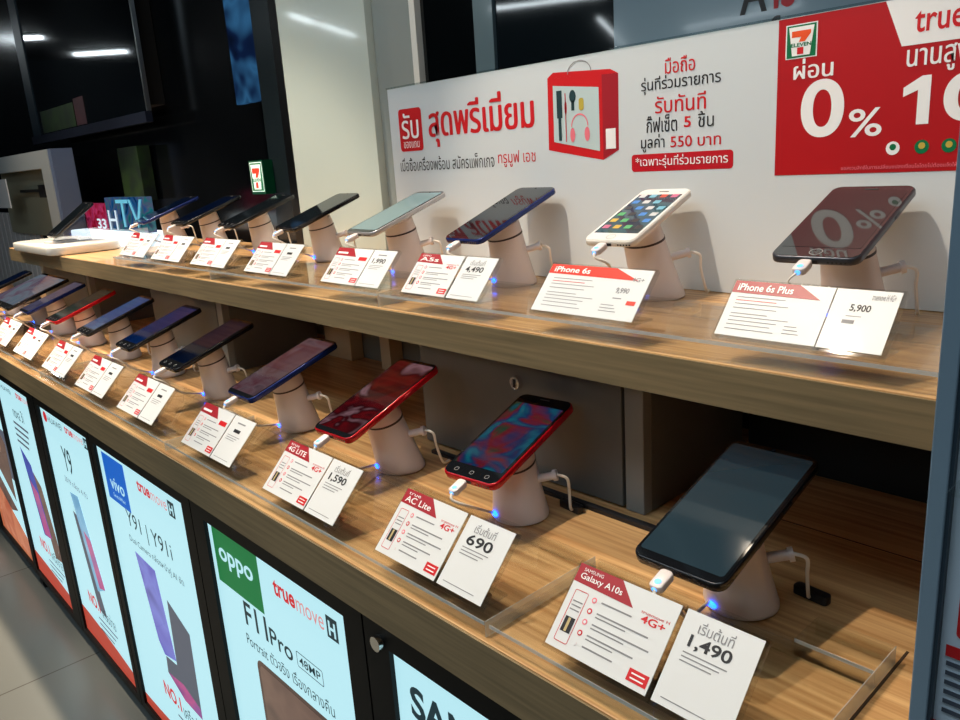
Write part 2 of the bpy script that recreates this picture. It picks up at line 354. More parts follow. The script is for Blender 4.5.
led_m=mat('status_led',(.05,.25,1),.4,emit=9,ecol=(.006,.08,1))
led_b=mat('plug_led',(.1,.4,1),.4,emit=1.6,ecol=(.1,.4,1))
seal=mat('dark_seal',srgb(60,44,44),.4)
def stand(bx,by,bz, px,py,pz,yawd,L,label,side='jack',curl=False,T=.0082,TILT=TILT):
    # (bx,by,bz) base centre; phone bottom-centre px,py,pz
    t=empty('security_stand',(bx,by,bz),label=label,cat='stand',group='white phone security stands')
    ya=math.radians(yawd); R_=Matrix.Rotation(ya,3,'Z')@Matrix.Rotation(TILT,3,'X')
    nrm=R_@Vector((0,0,1)); cen=Vector((px,py,pz))+R_@Vector((0,L*.48,-T-.0003))-Vector((bx,by,bz))
    qv=R_.to_quaternion()
    n=40
    def ring(k,rad):   # k 0 base .. 1 top, tilting towards the phone plane
        c=Vector((0,0,0)).lerp(cen-nrm*.007,k); q=Vector((0,0,1)).rotation_difference(nrm)
        from mathutils import Quaternion
        qq=Quaternion().slerp(q, k**1.5)
        return [tuple(c+qq@Vector((rad*math.cos(2*PI*i/n),rad*math.sin(2*PI*i/n),0))) for i in range(n)]
    b=MB(); prof=[(0,.0275),(.02,.0296),(.07,.0300),(.12,.0292),(.3,.0272),(.5,.0252),(.7,.0238),(.80,.0232)]
    b.rings([ring(k,rr) for k,rr in prof],white_pl); bo=b.build('cone_body',t,smooth=45)
    MB().rings([ring(k,rr) for k,rr in ((.80,.0236),(.83,.0236))],seal).build('seal_ring',t,smooth=45)
    MB().rings([ring(k,rr) for k,rr in ((.83,.0232),(.9,.0226),(1,.0215))],white_pl).build('upper_collar',t,smooth=45)
    mpad=MB(); q=Vector((0,0,1)).rotation_difference(nrm)
    for a,b_,rr in ((-.007,-.0035,.0195),(-.0035,0,.0225)):
        mpad.rings([[tuple(cen+nrm*h+q@Vector((rr*math.cos(2*PI*i/n),rr*math.sin(2*PI*i/n),0))) for i in range(n)] for h in (a,b_)],white_pl)
    mpad.build('mounting_pad',t,smooth=45)
    # status light: small oval low on the front of the cone, towards the aisle
    ang=math.radians(-108); ld=MB(); pts=[]
    for i in range(16):
        a=2*PI*i/16; aa=ang+.17*math.cos(a); hz=.0085+.0028*math.sin(a)
        rr=.0310; pts.append((rr*math.cos(aa)+cen.x*hz/cen.z,rr*math.sin(aa)+cen.y*hz/cen.z-.0004,hz))
    ins=[(.9*p[0],.9*p[1],p[2]) for p in pts]
    ld.rings([ins,pts],led_m); ld.build('status_light',t)
    # jack and loop of cable at the back right
    h=cen.z*.52; j=MB()
    a0=math.radians(35); dv=Vector((math.cos(a0),math.sin(a0),0))
    c0=dv*.022+Vector((0,0,h)); c0.x+=cen.x*.4; c0.y+=cen.y*.4
    j.cyl(c0,c0+dv*.017+Vector((0,0,.004)),.0045,.0042,white_pl,14); j.cyl(c0+dv*.017+Vector((0,0,.004)),c0+dv*.021+Vector((0,0,.005)),.006,.006,white_pl,14)
    j.build('jack',t,smooth=40)
    e=c0+dv*.021+Vector((0,0,.005))
    cb=MB(); cb.tube([e,e+Vector((.008,.006,-.004)),e+Vector((.007,.010,-.020)),Vector((.040,.034,.006)),Vector((.035,.048,.0025))],.0016,white_cable); cb.build('power_cable',t,smooth=60)
    # plug at the phone's bottom edge, then the tether to the stand
    X=R_@Vector((1,0,0)); Y=R_@Vector((0,1,0)); B=Vector((px,py,pz))-Vector((bx,by,bz))-nrm*.0042-X*.004
    pl=MB(); Mq=R_.to_4x4(); Mq.translation=B; pl.M=Mq
    pl.prism(pl.rrect_pts(-.0055,-.020,.0055,-.001,.0035),-.0032,.0032,white_pl,.0012); p_=pl.build('charging_plug',t,smooth=50)
    pd=MB(Mq); pd.disc(0,-.0145,.0036,.0026,led_b); pd.cyl((0,-.0201,0),(0,-.0207,0),.0022,.0022,led_b,12); pd.build('plug_light',p_)
    s0=B-Y*.019
    if curl:
        pts=[s0,s0-Y*.006+Vector((-.006,0,-.006))]
        for i in range(22):
            a=i*1.35; pts.append(s0+Vector((.004+.0012*i,-.004+.0008*i,-.014-.0002*i))+Vector((0,.0045*math.cos(a),.0045*math.sin(a))))
        pts.append(Vector((.02,-.031,.004)))
        cc=MB(); cc.tube(pts,.0009,white_cable,6,3); cc.build('coiled_tether',t,smooth=60)
    else:
        mid=Vector((B.x-.004,B.y-.002,.0175 if bz<.8 else .020))
        cc=MB(); cc.tube([s0,s0-Y*.005+Vector((.004,0,-.003)),s0+Vector((.012,.006,-.012)),mid+Vector((.01,.012,.012)),mid+Vector((.006,.028,.002)),Vector((-.012,-.030,.010))],.0015,white_cable); cc.build('tether_cable',t,smooth=60)
    return t

LZ=.763; UZ=.958
scr_off=mat('screen_off',(.004,.006,.008),.05,coat=.2)
scr_slate=mat('screen_slate_reflection',srgb(30,44,52),.08,coat=.2,emit=.35,ecol=srgb(36,52,60))  # slate tone and weak glow stand in for reflections on a dark screen
blk=mat('phone_black',(.008,.008,.01),.2,coat=.3); redb=mat('phone_red',srgb(190,16,30),.22,metal=.2,coat=.3); navy=mat('phone_navy',srgb(24,44,110),.22,metal=.3,coat=.3)
silv=mat('phone_silver',srgb(190,190,190),.25,metal=.6); gold=mat('phone_white',srgb(228,222,212),.25,coat=.3); grey=mat('phone_grey',srgb(70,72,80),.3,metal=.5)
s_candy=screen_mat('screen_candy',[(8,70,90),(20,120,140),(30,60,110),(130,30,50),(30,80,60),(10,90,110)],.42,26,.8)
s_redp=screen_mat('screen_red_photo',[(20,8,14),(110,12,22),(60,8,18),(150,110,120),(90,14,24)],.5,14,2)
s_pink=screen_mat('screen_pink_grey',[(60,40,50),(120,96,104),(104,60,70),(140,120,128)],.5,18,1)
s_dblue=screen_mat('screen_dark_blue',[(4,10,24),(8,22,48),(6,14,32)],.6,8)
s_blue=screen_mat('screen_blue',[(4,24,66),(8,44,100),(4,30,76)],.6,8)
s_blue2=screen_mat('screen_mid_blue',[(20,60,120),(30,84,140),(60,96,130)],.7,10)
s_teal=screen_mat('screen_dark_teal',[(10,20,22),(30,60,56),(14,20,26)],.5,14)
s_grey=screen_mat('screen_grey_blue',[(80,100,116),(110,120,132),(100,76,94),(90,116,132)],.8,10)
low=[ # x, y, yaw, W, L, body, display, style, phone label, ordinal words
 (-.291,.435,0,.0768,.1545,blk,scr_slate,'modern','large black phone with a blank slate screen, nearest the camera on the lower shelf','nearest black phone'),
 (-.536,.448,5,.0715,.1420,redb,s_candy,'classic','red-edged phone with a cyan and red wallpaper, above the 690 price card','red phone with cyan wallpaper'),
 (-.756,.436,3,.0727,.1545,redb,s_redp,'modern','red-edged phone with a dark red photo on screen, above the 1,590 price card','red phone with the red photo'),
 (-.997,.441,-.5,.0745,.1540,navy,s_pink,'modern','navy phone with a pinkish grey screen, left of the red photo phone','navy phone with pinkish screen'),
 (-1.258,.444,0,.0755,.1530,blk,s_dblue,'chin','black phone with a very dark blue screen, fifth from the right on the lower shelf','fifth lower phone'),
 (-1.491,.452,0,.0755,.1550,blk,s_blue,'chin','black phone with a deep blue lit screen, sixth from the right on the lower shelf','sixth lower phone'),
 (-1.722,.450,0,.0750,.1540,blk,s_blue2,'chin','phone with a mid blue lit screen, directly right of the small red-edged phone','seventh lower phone'),
 (-1.945,.449,2,.0745,.1500,redb,s_teal,'chin','small red-edged phone with a dark teal screen, far left on the lower shelf','eighth lower phone'),
 (-2.165,.444,0,.0750,.1540,navy,screen_mat('screen_violet',[(50,50,80),(100,96,120),(60,52,96)],.6,12),'modern','phone with a pale violet screen, just left of the small red-edged phone','ninth lower phone'),
 (-2.375,.430,0,.2350,.1650,blk,s_grey,'tablet','wide dark tablet with a grey-blue screen, near the left end of the lower shelf','tablet-sized lower phone'),
 (-2.66,.440,0,.0750,.1540,blk,s_dblue,'modern','black phone cut by the left edge of the picture, lower shelf','leftmost lower phone'),
]
fit_low={0:(-.291,.434,.763,17.4,.2,.0768,.157),1:(-.545,.460,.756,18.2,5.6,.0715,.144),2:(-.751,.434,.764,20.0,2.6,.0727,.153)}
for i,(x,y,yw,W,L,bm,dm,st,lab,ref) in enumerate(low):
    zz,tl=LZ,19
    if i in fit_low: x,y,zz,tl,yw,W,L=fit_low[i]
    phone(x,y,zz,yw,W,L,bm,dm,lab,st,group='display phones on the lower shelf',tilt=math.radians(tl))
    bx=x-.002*(i>1); by=.532 if i!=9 else .545
    stand(bx,by,.6905,x,y,zz,yw,L,'white cone stand with a blue light holding the '+ref,T=.0082,TILT=math.radians(tl))
s_ios=screen_mat('screen_ios',[(60,90,70),(70,120,120),(50,80,110),(90,150,160)],.55,16,1)
up=[
 (-.303,.659,3,.0775,.1540,grey,scr_off,'iblack','large dark grey phone whose screen mirrors the 0%, right end of upper shelf','dark grey phone on the right'),
 (-.546,.690,3,.0680,.1430,gold,s_ios,'iwhite','small white phone with app icons on screen, upper shelf','white phone with app icons'),
 (-.775,.673,0,.0745,.1570,navy,scr_off,'modern','blue-edged phone with a dark mirroring screen, left of the white phone','blue-edged upper phone'),
 (-1.018,.679,-1,.0760,.1560,silv,mat('screen_pale_reflection',srgb(110,135,140),.08,coat=.3,spec=.8),'modern','silver phone with a pale grey screen, left of the blue-edged phone on the upper shelf','silver phone with pale screen'),  # screen is off; its pale colour paints in a grey reflection
 (-1.268,.690,0,.0740,.1540,blk,scr_off,'modern','slim black phone in front of the white pillar, upper shelf','slim black upper phone'),
 (-1.505,.690,0,.0740,.1540,blk,scr_off,'chin','black phone in front of the dark wall, directly left of the pillar','sixth upper phone'),
 (-1.745,.690,0,.0740,.1540,blk,s_dblue,'chin','black phone in front of the dark wall, seventh from the right on the upper shelf','seventh upper phone'),
 (-1.975,.690,0,.0740,.1540,navy,s_dblue,'chin','dark blue phone beside the glowing letter sign, upper shelf','dark blue upper phone'),
]
fit_up={0:(-.309,.672,.956,18.5,3.2,.0779,.158),1:(-.548,.690,.960,19.7,3.8,.0672,.139),2:(-.780,.678,.956,20.9,-2.0,.0760,.157),3:(-.998,.666,.961,18.3,-.5,.0750,.155)}
for i,(x,y,yw,W,L,bm,dm,st,lab,ref) in enumerate(up):
    zz,tl=UZ,19
    if i in fit_up:
        x,y,zz,tl,yw,W,L=fit_up[i]; k=.955; x*=k; y*=k; zz=CZ+(zz-CZ)*k; W*=k; L*=k
    p=phone(x,y,zz,yw,W,L,bm,dm,lab,st,group='display phones on the upper shelf',T=.0072,tilt=math.radians(tl))
    stand(x+.004,y+.088,.8905,x,y,zz,yw,L,'white cone stand on the upper shelf holding the '+ref,curl=(i in (0,)),T=.0072,TILT=math.radians(tl))
    if i==1:
        e=MB(); cols=[srgb(*c) for c in ((240,240,240),(90,200,120),(240,90,60),(60,150,240),(245,200,60),(130,210,235),(30,30,34),(240,120,160))]
        im=[mat('app_icon_%d'%k,tuple(v*.45+.03 for v in cc),.3,emit=.2,ecol=cc) for k,cc in enumerate(cols)]
        for r_ in range(6):
            for c0 in range(4):
                if r_==1 and c0>2: continue
                cx=-.0205+c0*.01366; cy=.1115-r_*.0158
                e.poly(e.rrect_pts(cx-.0042,cy-.0042,cx+.0042,cy+.0042,.001,2),.0008,im[(r_*3+c0*5)%8])
        e.build('app_icons',p)

# ---------------------------------------------------------------- price cards
hdr_or=mat('orange_red_ink',srgb(215,50,30),.4)
def card(xs,ws,xp,wp,y,z,L,tilt,label,h1='',h2='',price='',big=False,hm=None,detail=1,single=False,yawd=0,price_top=True,hdr=.22):
    """xs/xp = centre x of the spec sheet and of the price sheet"""
    t=empty('price_card',(xs,y,z),(0,0,math.radians(yawd)),label=label,cat='price card',group='acrylic price cards')
    R_=Matrix.Rotation(tilt,4,'X'); hm=hm or darkred
    def sleeve(cx,w_):
        s=MB(R_); s.box(cx-w_/2-.002,cx+w_/2+.002,-.003,L+.002,-.0048,-.0008,sleeve_m)
        s.M=Matrix.Identity(4)
        yb=.6*L*math.cos(tilt)
        s.box(cx-w_/2-.001,cx+w_/2+.001,.004,.03,-.0038,-.0018,sleeve_m)
        return s.build('acrylic_sleeve',t)
    sleeve(0,ws)
    sh=MB(R_).box(-ws/2,ws/2,0,L,-.0007,0,paper).build('specification_sheet',t)
    P=MB(R_); X=lambda a:-ws/2+a*ws; Y=lambda a:a*L; z1=.0002; z2=.0004
    bw=.6 if not single else .5
    H_=MB(R_); H_.poly([(X(0),Y(1)),(X(.44 if not big else .66),Y(1)),(X(.62 if not big else .90),Y(1-hdr-.02)),(X(0),Y(1-hdr))],z1,hm); H_.build('header_flash',sh)
    if h1: P.text(h1,X(.06),Y(.925),X(.26),Y(.965),z2,whiteink)
    if h2:
        if big: P.text(h2,X(.05),Y(1-hdr*.82),X(.62 if not single else .42),Y(1-hdr*.22),z2,whiteink,.02)
        else: P.text(h2,X(.05),Y(.81),X(.48),Y(.905),z2,whiteink,.01)
    else:
        P.rect(X(.05),Y(.83),X(.34),Y(.88),z2,whiteink)
    if big or single:
        for k,(a,b_) in enumerate(((.70,.5),(.64,.42),(.58,.55),(.50,.45),(.40,.38),(.34,.6),(.27,.5),(.2,.45),(.12,.5))):
            P.rect(X(.08),Y(a),X(.08+b_*(.8 if single else 1)),Y(a+.012),z1,gink if k!=1 else redink)
        for k in range(3): P.rect(X(.66),Y(.14+k*.06),X(.66+.16-.02*k),Y(.153+k*.06),z1,gink)
    else:
        P.outline(X(.06),Y(.08),X(.2),Y(.7),.0015,.0005,z1,redink)
        for k in range(3): P.rect(X(.08),Y(.56-k*.05),X(.18),Y(.575-k*.05),z1,gink)
        P.rect(X(.08),Y(.2),X(.18),Y(.38),z1,ink); P.rect(X(.115),Y(.21),X(.14),Y(.37),z2,mat('swatch',srgb(190,170,120),.5))
        for k,b_ in enumerate((.3,.5,.55,.45,.3)):
            yy=.66-k*.13
            P.disc(X(.27),Y(yy),z1,.0022 if k!=4 else .0012,redink if k%2 else pinkink); P.disc(X(.27),Y(yy),z2,.0012,paper)
            P.rect(X(.34),Y(yy),X(.34+b_),Y(yy+.018),z1,gink)
            if 0<k<4: P.rect(X(.34),Y(yy-.04),X(.34+b_*.6),Y(yy-.026),z1,gink)
        if detail: 
            P.text('truemove H',X(.70),Y(.755),X(.96),Y(.79),z1,redink); P.text('4G+',X(.72),Y(.66),X(.94),Y(.745),z1,redink,.02)
        else: P.rect(X(.72),Y(.67),X(.94),Y(.77),z1,redink)
        P.rect(X(.80),Y(.06),X(.98),Y(.19),z1,redink)
        for k in range(2): P.rect(X(.83),Y(.09+.05*k),X(.95),Y(.105+.05*k),z2,whiteink)
    P.build('printed_text',sh)
    if not single:
        cx=xp-xs; sleeve(cx,wp)
        s2=MB(R_).box(cx-wp/2,cx+wp/2,0,L,-.0007,0,paper).build('price_sheet',t)
        Q=MB(R_); X=lambda a:cx-wp/2+a*wp
        if big:
            Q.text(price,X(.30),Y(.62),X(.62),Y(.75),z1,ink,.02); Q.rect(X(.28),Y(.55),X(.52),Y(.56),z1,gink); Q.rect(X(.25),Y(.43),X(.44),Y(.49),z1,gink)
            Q.text('truemove H 4G+',X(.58),Y(.84),X(.93),Y(.95),z1,gink)
        else:
            if detail: Q.text('เริ่มต้นที่',X(.22),Y(.80),X(.68),Y(.93),z1,gink)
            else: Q.rect(X(.28),Y(.85),X(.65),Y(.88),z1,gink)
            if price: Q.text(price,X(.16),Y(.62),X(.72),Y(.77),z1,ink,.02)
            else: Q.rect(X(.3),Y(.66),X(.6),Y(.73),z1,ink)
            for k in range(3): Q.rect(X(.14),Y(.57-k*.045),X(.72-.08*k),Y(.583-k*.045),z1,gink)
            Q.rect(X(.1),Y(.07),X(.8),Y(.08),z1,gink)
        Q.build('printed_text',s2)
    else:
        Q=MB(R_); Q.text(price,X(.74),Y(.50),X(.86),Y(.62),z1,gink,.02); Q.rect(X(.74),Y(.40),X(.82),Y(.42),z1,gink); Q.text('4G+',X(.84),Y(.76),X(.95),Y(.84),z1,gink,.01)
        Q.rect(X(.88),Y(.3),X(.96),Y(.38),z1,hdr_or); Q.build('printed_text',sh)
    return t
T1=math.radians(46)
cl=.7105
card(-.310,.0887,-.2335,.0553,.363,cl,.0640,T1,'price card reading 1,490 in front of the nearest black phone','SAMSUNG','Galaxy A10s','1,490')
card(-.527,.0860,-.4525,.0553,.363,cl,.0645,T1,'price card reading 690 on the lower shelf','true','AC Lite','690')
card(-.746,.0890,-.6715,.0553,.363,cl,.0625,T1,'price card reading 1,590 on the lower shelf','true','4G LITE','1,590')
for i,(xx,ref) in enumerate(((-.984,'in front of the navy phone with pinkish screen'),(-1.239,'in the lower row, fifth from the right'),(-1.458,'sixth from the right on the lower shelf'),(-1.675,'seventh from the right on the lower shelf'),(-1.905,'eighth from the right on the lower shelf'),(-2.12,'ninth from the right, cut by the left picture edge'))):
    card(xx,.088,xx+.0745,.0553,.366,cl,.0625,T1,'white price card '+ref,detail=0)
T2=math.radians(48); cu=.9125
card(-.284,.0800,-.2205,.0450,.540,cu,.0500,T2,'wide price card reading 5,900 under the large dark grey phone',h2='iPhone 6s Plus',price='5,900',big=True)
card(-.464,.1200,0,0,.540,cu,.0530,T2,'wide one-piece price card with an orange header, below the white phone',h2='iPhone 6s',price='9,990',single=True,big=True,hm=hdr_or,hdr=.20)
card(-.696,.0775,-.6285,.0503,.541,cu,.0540,T2,'price card reading 4,490 under the blue-edged upper phone','OPPO','A5s','4,490')
for i,(xx,ref) in enumerate(((-.872,'under the silver phone on the upper shelf'),(-1.094,'under the slim black phone by the pillar'),(-1.295,'sixth from the right on the upper shelf'),(-1.475,'seventh from the right on the upper shelf'),(-1.645,'leftmost on the upper shelf, beside the white tray'))):
    card(xx,.0800,xx+.066,.0480,.541,cu,.0540,T2,'bright white price card '+ref,detail=0,price='1,990' if i==0 else '')

# black power rail and connectors behind the lower stands
rail=MB(); rail.box(-.76,-.335,.585,.5935,.6903,.6955,black_pl); o=rail.build('power_rail',bevel=.001); tag(o,'black flat power rail lying behind the lower stands','cable')
for x,y,n in ((-.252,.5745,'beside the nearest stand'),(-.512,.575,'behind the stand of the cyan wallpaper phone')):
    q=MB(); q.prism(q.rrect_pts(-.015,-.005,.015,.005,.003),0,.008,black_pl,.001); o=q.build('cable_connector',loc=(x,y,.6905),rot=(0,0,-.12),smooth=40); tag(o,'small black cable connector '+n,'connector')

# ---------------------------------------------------------------- sign board
bd=empty('sign_board',(-1.074,.80,.891),label='long white promotional board with Thai writing and a red 0% panel',cat='sign')
MB().box(0,1.2,0,.006,0,.281,board_m).build('board_panel',bd)
MB().box(-.0015,1.2,-.0015,.0075,.281,.2835,clear('board_edge',(.8,.85,.85))).build('top_edge',bd)
F=face_y(-.0004,1.074-0,-.891)      # print plane: world x, world z
F=Matrix.Translation((1.074,0,-.891))@Matrix(((1,0,0,0),(0,0,-1,-.0003),(0,1,0,0),(0,0,0,1)))
pr=MB(F)
pr.poly(pr.rrect_pts(-1.050,1.074,-.992,1.139,.006),.0,redink)
pr.text('รับ',-1.043,1.093,-1.000,1.132,.0004,whiteink,.02); pr.text('ของแถม',-1.041,1.079,-1.001,1.089,.0004,whiteink)
pr.build('free_gift_badge',bd)
pr=MB(F); pr.text('สุดพรีเมี่ยม',-.976,1.077,-.752,1.144,0,redink,.022)
pr.text('ทรูมูฟ เอช',-.826,1.042,-.753,1.064,0,redink); pr.text('เมื่อซื้อเครื่องพร้อม สมัครแพ็กเกจ',-1.055,1.043,-.834,1.064,0,ink)
pr.build('left_headline',bd)
# gift bag picture
pr=MB(F); pr.poly([(-.728,1.061),(-.637,1.045),(-.637,1.146),(-.726,1.151)],0,redink); pr.poly([(-.637,1.045),(-.613,1.056),(-.612,1.145),(-.637,1.146)],0,darkred)
pr.poly([(-.726,1.151),(-.637,1.146),(-.612,1.145),(-.624,1.151),(-.716,1.157)],.0001,redink)
pr.poly([(-.718,1.071),(-.642,1.056),(-.642,1.132),(-.717,1.141)],.0003,mat('bag_window',srgb(188,206,208),.4))
dk=mat('dark_teal_ink',srgb(30,60,64),.5)
pr.box(-.711,-.702,1.10,1.134,.0004,.0006,dk); pr.rect(-.709,1.072,-.704,1.10,.0006,dk)
pr.rect(-.697,1.07,-.6955,1.13,.0006,redink); pr.disc(-.696,1.112,.0006,.002,redink,10,.009)
pr.disc(-.684,1.125,.0006,.0055,dk,12,.008); pr.rect(-.6865,1.108,-.6815,1.12,.0006,dk)
pr.poly(pr.rrect_pts(-.674,1.107,-.666,1.122,.003),.0006,oliveink)
for k in range(14):                               # headphone band
    a0=PI*k/14; a1=PI*(k+1)/14; cx,cy=-.6735,1.088; R0,R1=.0125,.0142
    pr.poly([(cx+R0*math.cos(a0),cy+R0*math.sin(a0)*1.1),(cx+R1*math.cos(a0),cy+R1*math.sin(a0)*1.1),(cx+R1*math.cos(a1),cy+R1*math.sin(a1)*1.1),(cx+R0*math.cos(a1),cy+R0*math.sin(a1)*1.1)],.0006,pinkink)
for q in (-.6855,-.6615): pr.disc(q,1.078,.0007,.0042,pinkink,14,.009)
for k in range(12):                               # bag handle
    a0=PI*k/12; a1=PI*(k+1)/12; cx,cy=-.672,1.152; R0,R1=.0185,.0198
    pr.poly([(cx+R0*math.cos(a0),cy+R0*math.sin(a0)*.75),(cx+R1*math.cos(a0),cy+R1*math.sin(a0)*.75),(cx+R1*math.cos(a1),cy+R1*math.sin(a1)*.75),(cx+R0*math.cos(a1),cy+R0*math.sin(a1)*.75)],.0006,gink)
pr.rect(-.632,1.058,-.617,1.082,.0006,whiteink)
pr.build('gift_bag_picture',bd)
pr=MB(F)
pr.text('มือถือ',-.546,1.136,-.507,1.153,0,redink,.01)
pr.text('รุ่นที่ร่วมรายการ',-.579,1.116,-.475,1.135,0,ink,.01)
pr.text('รับทันที',-.560,1.094,-.493,1.113,0,redink,.015)
pr.text('กิ๊ฟเซ็ต',-.572,1.073,-.530,1.092,0,ink,.01); pr.text('5',-.521,1.076,-.512,1.088,0,redink,.02); pr.text('ชิ้น',-.503,1.075,-.483,1.092,0,ink,.01)
pr.text('มูลค่า',-.580,1.051,-.547,1.071,0,ink,.01); pr.text('550 บาท',-.539,1.055,-.474,1.067,0,redink,.02)
pr.poly(pr.rrect_pts(-.594,1.029,-.459,1.049,.004),0,mat('crimson_ink',srgb(190,20,35),.4)); pr.text('*เฉพาะรุ่นที่ร่วมรายการ',-.588,1.032,-.465,1.047,.0004,whiteink,.01)
pr.build('centre_text',bd)
pr=MB(F); pr.rect(-.411,1.020,.05,1.1715,.0001,mat('panel_red',srgb(176,14,22),.4))
pr.poly([(-.309,1.1715),(-.293,1.131),(.05,1.131),(.05,1.1715)],.0003,whiteink)
rp=pr.build('red_panel',bd)
def seven(P,x0,y0,x1,y1,z,dz=.0002,wm=None,gm=None,om=None,rm=None):
    wm=wm or whiteink;gm=gm or greenink;om=om or orangeink;rm=rm or redink
    X=lambda a:x0+(x1-x0)*a; Y=lambda a:y0+(y1-y0)*a
    P.rect(X(0),Y(0),X(1),Y(1),z,wm); P.rect(X(.04),Y(.03),X(.96),Y(.97),z+dz,gm)
    P.poly([(X(.22),Y(.08)),(X(.78),Y(.08)),(X(.9),Y(.92)),(X(.1),Y(.92))],z+2*dz,wm)
    P.poly([(X(.2),Y(.80)),(X(.2),Y(.62)),(X(.5),Y(.62)),(X(.42),Y(.48)),(X(.62),Y(.48)),(X(.8),Y(.70)),(X(.8),Y(.80))],z+3*dz,om)
    P.text('ELEVEN',X(.18),Y(.34),X(.82),Y(.45),z+3*dz,gm,.03)
    P.poly([(X(.38),Y(.12)),(X(.58),Y(.12)),(X(.58),Y(.32)),(X(.38),Y(.32))],z+3*dz,rm)
pr=MB(F); seven(pr,-.403,1.133,-.371,1.165,.0004); pr.build('store_logo',rp)
pr=MB(F); pr.text('ผ่อน',-.394,1.113,-.354,1.132,.0004,whiteink,.025)
pr.text('0',-.385,1.056,-.342,1.111,.0004,whiteink,.02); pr.text('%',-.337,1.054,-.306,1.080,.0004,whiteink,.01)
pr.text('นานสูงสุด',-.288,1.106,-.215,1.128,.0004,whiteink,.015); pr.poly([(-.2765,1.062),(-.266,1.062),(-.266,1.104),(-.2735,1.104),(-.289,1.095),(-.289,1.087),(-.2765,1.092)],.0004,whiteink); pr.text('0',-.255,1.062,-.215,1.104,.0004,whiteink,.02)
pr.text('true',-.283,1.141,-.243,1.159,.0005,redink,.012)
for cx in (-.295,-.270,-.2475,-.23):
    pr.disc(cx,1.042,.0004,.0062,whiteink if cx==-.295 else greenink,16); pr.disc(cx,1.043,.0005,.003,greenink if cx==-.295 else oliveink,10)
pr.text('ขอสงวนสิทธิ์ในการเปลี่ยนแปลงเงื่อนไขโดยไม่ต้องแจ้งให้ทราบล่วงหน้า',-.342,1.0235,-.215,1.0275,.0004,pinkink)
pr.build('offer_text',rp)

# ---------------------------------------------------------------- light boxes under the lower shelf
lit_w=mat('backlit_white',srgb(90,100,104),.35,emit=.9,ecol=srgb(190,240,250))
def lit(name,c,e=.85): return mat('backlit_'+name,tuple(v*.15 for v in srgb(*c)),.35,emit=e,ecol=srgb(*c))
frame_blk=mat('lightbox_frame',(.0022,.002,.0024),.5,spec=.25)
L_blue=lit('blue',(0,100,205)); L_green=lit('green',(0,120,62)); L_red=lit('red',(190,72,56)); L_ink=lit('ink',(24,50,58)); L_tr=lit('true_red',(215,40,50)); L_pk=lit('pale_red',(228,150,150))
L_br=screen_mat('backlit_brown',[(80,60,54),(120,92,80),(90,66,60)],.85,9,.6); L_dkb=screen_mat('backlit_dark_brown',[(50,36,34),(90,66,58),(60,44,40)],.85,9,.6); L_vio=screen_mat('backlit_violet',[(60,60,150),(120,130,225),(80,70,190)],.85,9,.6); L_org=screen_mat('backlit_orange',[(190,90,56),(225,140,100),(200,110,76)],.85,9,.6); L_ph=screen_mat('backlit_deep_blue',[(30,30,110),(60,80,190),(40,40,140)],.85,9,.6); L_cy=screen_mat('backlit_cyan',[(50,110,180),(140,200,235),(70,150,200)],.85,9,.6); L_mag=screen_mat('backlit_magenta',[(110,60,140),(200,90,150),(90,90,170)],.85,9,.6); L_gry=lit('grey',(90,96,110)); L_sk=lit('skin',(205,150,110))
class Parts:
    def __init__(s,G): s.G=G; s.d={}; s.k='headline'
    def part(s,k): s.k=k
    def __getattr__(s,n): return getattr(s.d.setdefault(s.k,MB(s.G)),n)
    def finish(s,par):
        for k,b in s.d.items(): b.build(k,par)
def lightbox(fx0,fx1,sx0,sx1,label,fn,top=.604,lock=None):
    t=empty('lightbox_poster',((fx0+fx1)/2,.405,.045),label=label,cat='light box',group='illuminated phone posters under the counter')
    ox=-(fx0+fx1)/2; G=Matrix.Translation((ox,-.035,-.045))@Matrix(((1,0,0,0),(0,0,-1,0),(0,1,0,0),(0,0,0,1)))
    b=MB(G)
    x0,x1,z0,z1=fx0,fx1,.045,.637; s0,s1=.062,top
    b.box(x0,x1,z0,z1,-.035,-.002,frame_blk)
    b.box(x0,sx0,z0,z1,-.002,.004,frame_blk); b.box(sx1,x1,z0,z1,-.002,.004,frame_blk); b.box(sx0,sx1,z0,s0,-.002,.004,frame_blk); b.box(sx0,sx1,s1,z1,-.002,.004,frame_blk)
    b.build('frame',t)
    sc_=MB(G); sc_.rect(sx0,s0,sx1,s1,-.0012,lit_w); scr=sc_.build('backlit_screen',t)
    p=Parts(G); fn(p,sx0,sx1,s0,s1); p.finish(scr)
    if lock:
        k=MB(G); k.cyl((lock,.602,.004),(lock,.602,.009),.009,.008,chrome,18); k.build('lock',t,smooth=35)
    return t
z_=-.0009
def tmh(p,x0,x1,zb,h):
    w_=x1-x0; k0=p.k; p.part('network_logo')
    p.text('true',x0,zb,x0+.36*w_,zb+h,z_,L_tr,.03); p.text('move',x0+.38*w_,zb,x0+.80*w_,zb+h*.72,z_,L_pk); p.rect(x0+.84*w_,zb-.004,x1,zb+h*1.1,z_,L_ink); p.text('H',x0+.87*w_,zb,x1-.03*w_,zb+h*.85,z_+.0003,lit_w,.03); p.part(k0)
def noh(p,x0,x1,zb):
    w_=x1-x0; p.part('slogan')
    p.text('NO.1',x0,zb,x0+.45*w_,zb+.03,z_,L_tr,.03); p.text('เครือข่าย',x0+.5*w_,zb-.004,x1,zb+.026,z_,L_ink)
    for k in range(3): p.rect(x0+.3*w_,zb-.02-.014*k,x1-.1*w_*k,zb-.016-.014*k,z_,L_gry)
